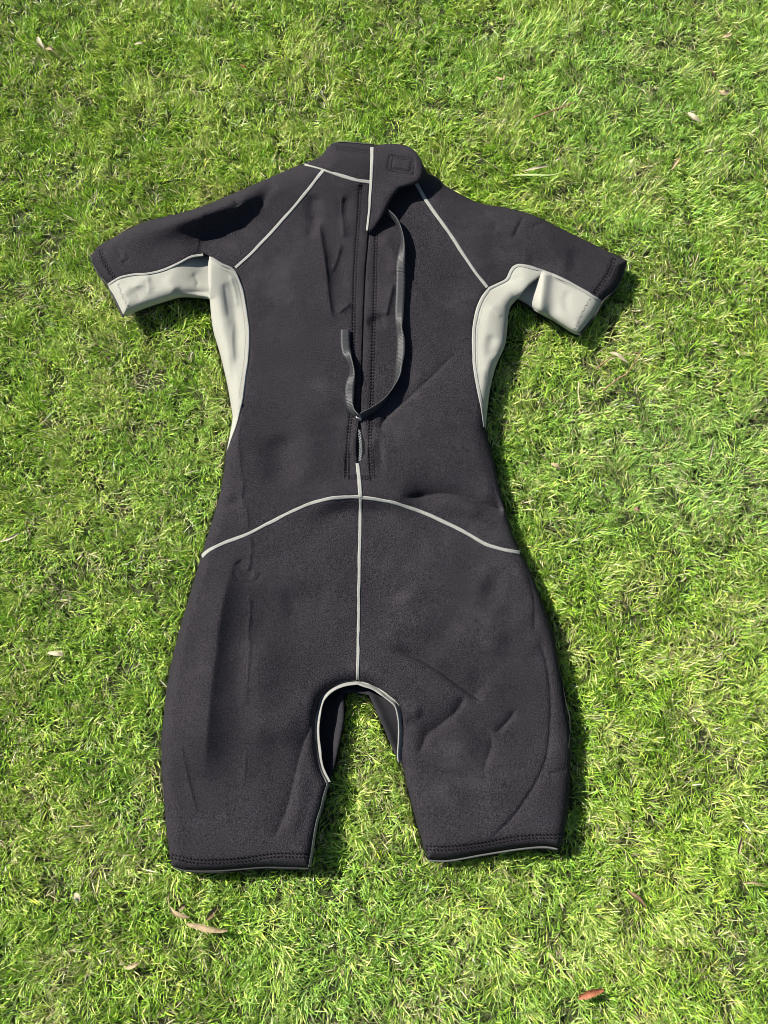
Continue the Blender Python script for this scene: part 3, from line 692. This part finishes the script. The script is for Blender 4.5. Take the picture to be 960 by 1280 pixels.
def lawn(name, N, region, lmin, lmax, wmm, deadp, seed, low=False, dens=True):
    rg = np.random.default_rng(seed)
    x = rg.uniform(region[0], region[1], N); y = rg.uniform(region[2], region[3], N)
    # keep what the frame and a small margin around it can see
    px, py = to_px(np.stack([x, y, np.zeros(N)], -1))
    keep = (px > -130) & (px < 1090) & (py > -110) & (py < 1390)
    # tufts: density noise
    if dens:
        dn = .5*nz[0](x, y, .035) + .5*nz[1](x, y, .015)
        keep &= rg.random(N) < np.clip(.78 + .95*dn, .14, 1)
    x = x[keep]; y = y[keep]; px = px[keep]; py = py[keep]; n = len(x)
    q1 = nz[2](x, y, .06); q2 = nz[3](x, y, .022); q3 = nz[4](x, y, .25)
    ang = 2.6*math.pi*nz[5](x, y, .05) + 1.2*math.pi*nz[6](x, y, .18) + rg.normal(0, 1.0, n)
    L = rg.uniform(lmin, lmax, n)*(1 + .25*q1 + .2*q2)*(rg.random(n)**.35*.5+.6)
    th0 = np.clip(rg.normal(.75, .35, n), 0, 1.4); th1 = np.clip(th0 + rg.uniform(.05, .7, n), .3, 1.6)
    if low: th0 = rg.uniform(1.1, 1.5, n); th1 = rg.uniform(1.3, 1.65, n)
    w = wmm*rg.uniform(.55, 1.25, n)/1000.
    tw = rg.normal(0, .7, n)
    # levels
    lv = np.array([0, .34, .70, 1.0]); wf = np.array([.8, 1.0, .72, 0.0])
    cx, cy = np.cos(ang), np.sin(ang)
    pts = []; p = np.stack([x, y, np.full(n, .001) + (rg.random(n)*.006 if low else 0)], -1); pts.append(p)
    ang2 = ang + rg.normal(0, .18, n)
    for k in range(3):
        f = (lv[k] + lv[k+1])/2; th = th0*(1-f) + th1*f; a = ang*(1-f) + ang2*f
        dl = (lv[k+1]-lv[k])*L
        p = p + np.stack([np.sin(th)*np.cos(a)*dl, np.sin(th)*np.sin(a)*dl, np.cos(th)*dl], -1); pts.append(p)
    pts[3][:, 2] = np.maximum(pts[3][:, 2], .0015)
    # nothing grows through the suit: drop blades rooted under it or whose tip or middle passes over it
    bad = np.zeros(n, bool); fo = front_out[::3]
    for q in (pts[0], pts[2], pts[3]):
        ax, ay = to_px(np.stack([q[:, 0], q[:, 1], np.maximum(q[:, 2], .012)], -1))
        m = (ax > 105) & (ax < 790) & (ay > 172) & (ay < 1095); idx = np.where(m)[0]
        ins = inside(ax[idx], ay[idx], fo)
        j = idx[ins]
        bad[j] = True
    # keep a few that only just poke under the edge
    g_ = ~bad
    arrs = [x, y, ang, w, tw, q1, q2, q3]; x, y, ang, w, tw, q1, q2, q3 = [a[g_] for a in arrs]; pts = [a[g_] for a in pts]; n = len(x)
    cx, cy = np.cos(ang), np.sin(ang)
    side = np.stack([-cy*np.cos(tw), cx*np.cos(tw), np.sin(tw)], -1)
    V = np.empty((n, 7, 3), np.float32)
    for k in range(3):
        V[:, 2*k] = pts[k] - side*(w*wf[k]*.5)[:, None]; V[:, 2*k+1] = pts[k] + side*(w*wf[k]*.5)[:, None]
    V[:, 6] = pts[3]; V[..., 2] = np.maximum(V[..., 2], .0006)
    base = (np.arange(n)*7)[:, None]
    tri = np.array([[0, 1, 3], [0, 3, 2], [2, 3, 5], [2, 5, 4], [4, 5, 6]]).ravel()
    idx = (base + tri[None]).ravel().astype(np.int32)
    me = bpy.data.meshes.new(name); me.vertices.add(n*7); me.vertices.foreach_set('co', V.ravel())
    nt = n*5; me.loops.add(nt*3); me.loops.foreach_set('vertex_index', idx)
    me.polygons.add(nt); me.polygons.foreach_set('loop_start', np.arange(0, nt*3, 3, dtype=np.int32))
    me.update(calc_edges=True)
    # tints: blade colour is the blade's own, patchy over the lawn
    deep = np.array([.150, .305, .018]); mid = np.array([.38, .60, .052]); yel = np.array([.70, .80, .24]); cool = np.array([.31, .53, .13]); straw = np.array([.52, .46, .27]); brown = np.array([.30, .28, .10])
    t = np.clip(.48 + .30*q1 + .22*q2 + rg.normal(0, .30, n), 0, 1)[:, None]
    c = np.where(t < .5, deep + (mid-deep)*t*2, mid + (yel-mid)*(t*2-1))
    cm = np.clip(rg.normal(.10, .3, n) + .4*q3 + .45*x, 0, .8)[:, None]; c = c*(1-cm) + cool*1.15*cm
    r = rg.random(n); dp = deadp*(1 + 1.5*np.clip(nz[7](x, y, .04) + .3*nz[8](x, y, .3), -.6, 1.2))
    c = np.where((r < dp)[:, None], straw*rg.uniform(.7, 1.15, n)[:, None], c)
    c = np.where(((r > dp) & (r < dp*1.2))[:, None], brown*rg.uniform(.6, 1.4, n)[:, None], c)
    c = c*np.exp(rg.normal(-.06, .42, n))[:, None]; c = np.minimum(c, .85)
    col = np.ones((n, 7, 4), np.float32); col[..., :3] = c[:, None]
    col[:, 0:2, :3] = c[:, None]*.6 + np.array([.26, .27, .11])*.4      # pale sheath at the foot of the blade
    at = me.attributes.new('tint', 'FLOAT_COLOR', 'POINT'); at.data.foreach_set('color', col.ravel())
    me.materials.append(M_grass)
    o = bpy.data.objects.new(name, me); sc.collection.objects.link(o); o['kind'] = 'stuff'
    return o
REG = (-.95, .95, -1.0, 1.25)
lw = lawn('grass', 820000, REG, .010, .0235, 1.6, .075, 11)
tag(lw, 'short mown green lawn grass around and under the wetsuit', 'grass')
th = lawn('thatch', 110000, REG, .010, .026, 1.2, .28, 12, low=True, dens=False)
tag(th, 'dry pale thatch lying at the foot of the lawn grass', 'thatch')
print('BLADES', len(lw.data.polygons)//5, len(th.data.polygons)//5)

# ------------------------------------------------------------------ litter on the lawn
M_leafs = {
 'tan': simple('tan_dry_leaf', (.40, .31, .17), .7, 0, .3, 220), 'pale': simple('pale_dry_leaf', (.50, .44, .29), .7, 0, .25, 220),
 'brown': simple('brown_dry_leaf', (.22, .145, .08), .7, 0, .35, 220), 'red': simple('red_brown_leaf', (.36, .13, .06), .6, 0, .35, 260),
 'green': simple('pale_green_leaf', (.42, .52, .20), .5, 0, .2, 150), 'twig': simple('twig_bark', (.36, .22, .13), .8, 0, .35, 300),
 'straw': simple('straw_stalk', (.58, .48, .28), .6, 0, .25, 200)}
def leaf(pts, wpx, mat, label, curl=.4, z=.024, cat='leaf', name='dry_leaf', group='dry leaves scattered on the lawn', seed=0):
    """a blade-shaped leaf with midrib, curled edges and a slight twist"""
    rr = np.random.default_rng(seed + int(pts[0][0])); p = spl(pts, 1.6); n = len(p)
    t = np.linspace(0, 1, n); z = z - .005; w = wpx*.8*np.sin(np.pi*np.clip(t*.94+.04, 0, 1))**.6
    zc = z + .004*np.sin(t*math.pi) + .0025*np.cumsum(rr.normal(0, .25, n))/np.sqrt(n)
    c = P(p[:, 0], p[:, 1], zc); loc = c.mean(0); loc[2] = z-.004
    T_ = np.gradient(c, axis=0); T_ /= np.linalg.norm(T_, axis=1)[:, None]; up = np.array([0, 0, 1.])
    S = np.cross(T_, up); S /= np.linalg.norm(S, axis=1)[:, None]; tw = rr.uniform(-.5, .5) + 1.0*rr.uniform(-1, 1)*(t-.5)
    S2 = S*np.cos(tw)[:, None] + up*np.sin(tw)[:, None]; N_ = np.cross(S2, T_)
    v, f = [], []; us = [-1, -.5, 0, .5, 1]
    for sgn in (1, -1):
        for i in range(n):
            for u in us:
                e = 1 + .12*rr.normal() if abs(u) == 1 else 1
                q = c[i] + S2[i]*u*e*w[i]*.0006 + N_[i]*(curl*(u*u)*w[i]*.0006 - (.0004 if u == 0 else 0) - (0 if sgn > 0 else .0004))
                v.append(q - loc)
    m = 5
    for i in range(n-1):
        for k in range(m-1):
            a = i*m+k; f.append((a, a+1, a+m+1, a+m)); b = n*m + a; f.append((b, b+m, b+m+1, b+1))
    o = mesh(name, v, f, M_leafs[mat]); o.location = loc; tag(o, label, cat, group); return o
def twig(pts, rmm, mat, label, z=.026, name='twig', cat='twig', group='twigs and stalks lying on the lawn'):
    z = z - .005; p = spl(pts, 3.0); n = len(p); rr = np.random.default_rng(int(pts[0][0]))
    c = P(p[:, 0], p[:, 1], z + .0015*rr.normal(size=n)); loc = c.mean(0); r = rmm/1000*np.linspace(1.1, .6, n)*rr.uniform(.85, 1.15, n)
    v, f = [], []; tube_pts(v, f, c-loc, r, 7)
    k = n//2; T_ = c[min(k+1, n-1)]-c[k-1]; s = np.array([-T_[1], T_[0], 0]); s /= np.linalg.norm(s)+1e-9     # a bud stump
    tube_pts(v, f, [c[k]-loc, c[k]-loc + s*rmm/1000*2 + T_*.3], np.array([r[k]*.8, r[k]*.4]), 6)
    o = mesh(name, v, f, M_leafs[mat]); o.location = loc; tag(o, label, cat, group); return o
leaf([(47,46),(50,54),(55,62)], 8, 'pale', 'pale curled leaf in the upper left corner of the lawn', .8)
leaf([(57,61),(63,61),(70,64)], 6, 'tan', 'small tan leaf scrap touching the pale curled leaf, upper left', .5)
leaf([(168,55),(175,54),(181,56)], 5, 'pale', 'tiny pale leaf chip near the top edge above the left sleeve', .4)
leaf([(620,97),(628,101),(632,93)], 7, 'tan', 'crumpled tan leaf above the right shoulder near the top edge', .7)
twig([(667,147),(686,140),(703,134),(720,127)], 1.5, 'twig', 'reddish brown twig above the right sleeve', .028)
leaf([(640,219),(665,219),(690,219),(709,213)], 6, 'green', 'long pale green leaf strip just above the right sleeve', .3, .028, name='leaf_strip')
leaf([(655,214),(670,210),(685,207)], 5, 'pale', 'short yellowish leaf beside the long pale green strip', .4)
leaf([(860,141),(867,147),(876,153)], 9, 'pale', 'whitish folded leaf in the upper right of the lawn', .6)
leaf([(839,212),(844,205),(850,197)], 6, 'tan', 'narrow tan leaf below the whitish folded leaf, upper right', .7)
leaf([(898,113),(905,116),(912,114)], 10, 'tan', 'round tan leaf scrap right of the whitish folded leaf', .2)
leaf([(902,48),(909,45),(914,41)], 9, 'tan', 'blunt tan leaf scrap closest to the top right corner', .3)
leaf([(886,86),(891,91),(894,97)], 6, 'brown', 'brown leaf bit between the two tan scraps, upper right', .3, .018)
leaf([(693,202),(702,196)], 3, 'pale', 'thin straw bit between the leaf strip and the tan leaf', .3)
leaf([(762,441),(770,443),(785,453)], 6, 'pale', 'white-ended dry leaf lying across two twigs beside the right cuff', .7, .031)
twig([(746,460),(757,452),(768,446),(800,440)], 1.1, 'twig', 'thin brown twig under the white-ended leaf, right of the cuff', .026)
twig([(754,488),(772,474),(785,465),(800,441)], 1.2, 'twig', 'longer brown twig slanting below the first, right of the suit', .024)
twig([(724,478),(723,492),(726,510)], 1.2, 'straw', 'short straight straw stalk left of the slanting twigs', .027, 'straw_stalk', 'stalk')
leaf([(886,577),(892,551)], 4, 'pale', 'pale dry blade in the lawn far right of the waist', .3)
leaf([(689,580),(696,583),(700,588)], 8, 'tan', 'small tan leaf in the grass right of the waist', .4, .022)
leaf([(793,633),(797,637),(800,634)], 6, 'brown', 'tiny orange-brown leaf far right of the waist seam', .4, .022)
leaf([(212,1134),(217,1141),(226,1145),(237,1147)], 6, 'tan', 'curled tan strip below the left leg hem', .8, .027)
leaf([(233,1155),(252,1159),(270,1163),(285,1163)], 8, 'tan', 'long folded tan leaf below the left leg hem', .5, .029)
leaf([(224,1137),(228,1133),(231,1130)], 6, 'brown', 'short brown leaf tip above the curled tan strip', .5, .024)
leaf([(258,1150),(264,1142),(271,1133)], 9, 'brown', 'dull brown leaf half sunk in grass above the long folded leaf', .4, .018)
leaf([(723,1248),(731,1244),(740,1241),(755,1237)], 10, 'red', 'rust red leaf near the bottom edge right of centre', .4, .027)
leaf([(784,1112),(790,1118),(798,1124),(808,1136)], 6, 'brown', 'slim brown leaf below right of the right leg hem', .7, .026)
leaf([(923,1068),(924,1056),(927,1045)], 6, 'tan', 'upright orange-tan leaf near the right edge level with the hem', .7, .027)
leaf([(928,1104),(942,1103),(957,1108)], 4, 'tan', 'thin tan strip at the right edge below the upright tan leaf', .4, .026)
leaf([(93,1117),(97,1122),(99,1127)], 7, 'pale', 'small whitish scrap on the lower left lawn', .3, .026)
leaf([(60,816),(70,817),(79,819)], 7, 'pale', 'pale leaf scrap in the lawn left of the left leg', .3, .024)
twig([(85,1033),(100,1033),(119,1031)], .8, 'straw', 'thin pale stalk level with the left hem in the lower left lawn', .028, 'straw_stalk', 'stalk')
leaf([(299,80),(304,83),(309,85)], 6, 'red', 'small reddish leaf above the left sleeve', .4, .02)
leaf([(157,1210),(166,1208),(174,1203)], 6, 'tan', 'pale pinkish tan leaf bit in the lower left near the bottom', .4, .02)
leaf([(0,677),(12,673),(24,666)], 4, 'pale', 'pale dry blade at the left edge level with the waist', .4, .028)
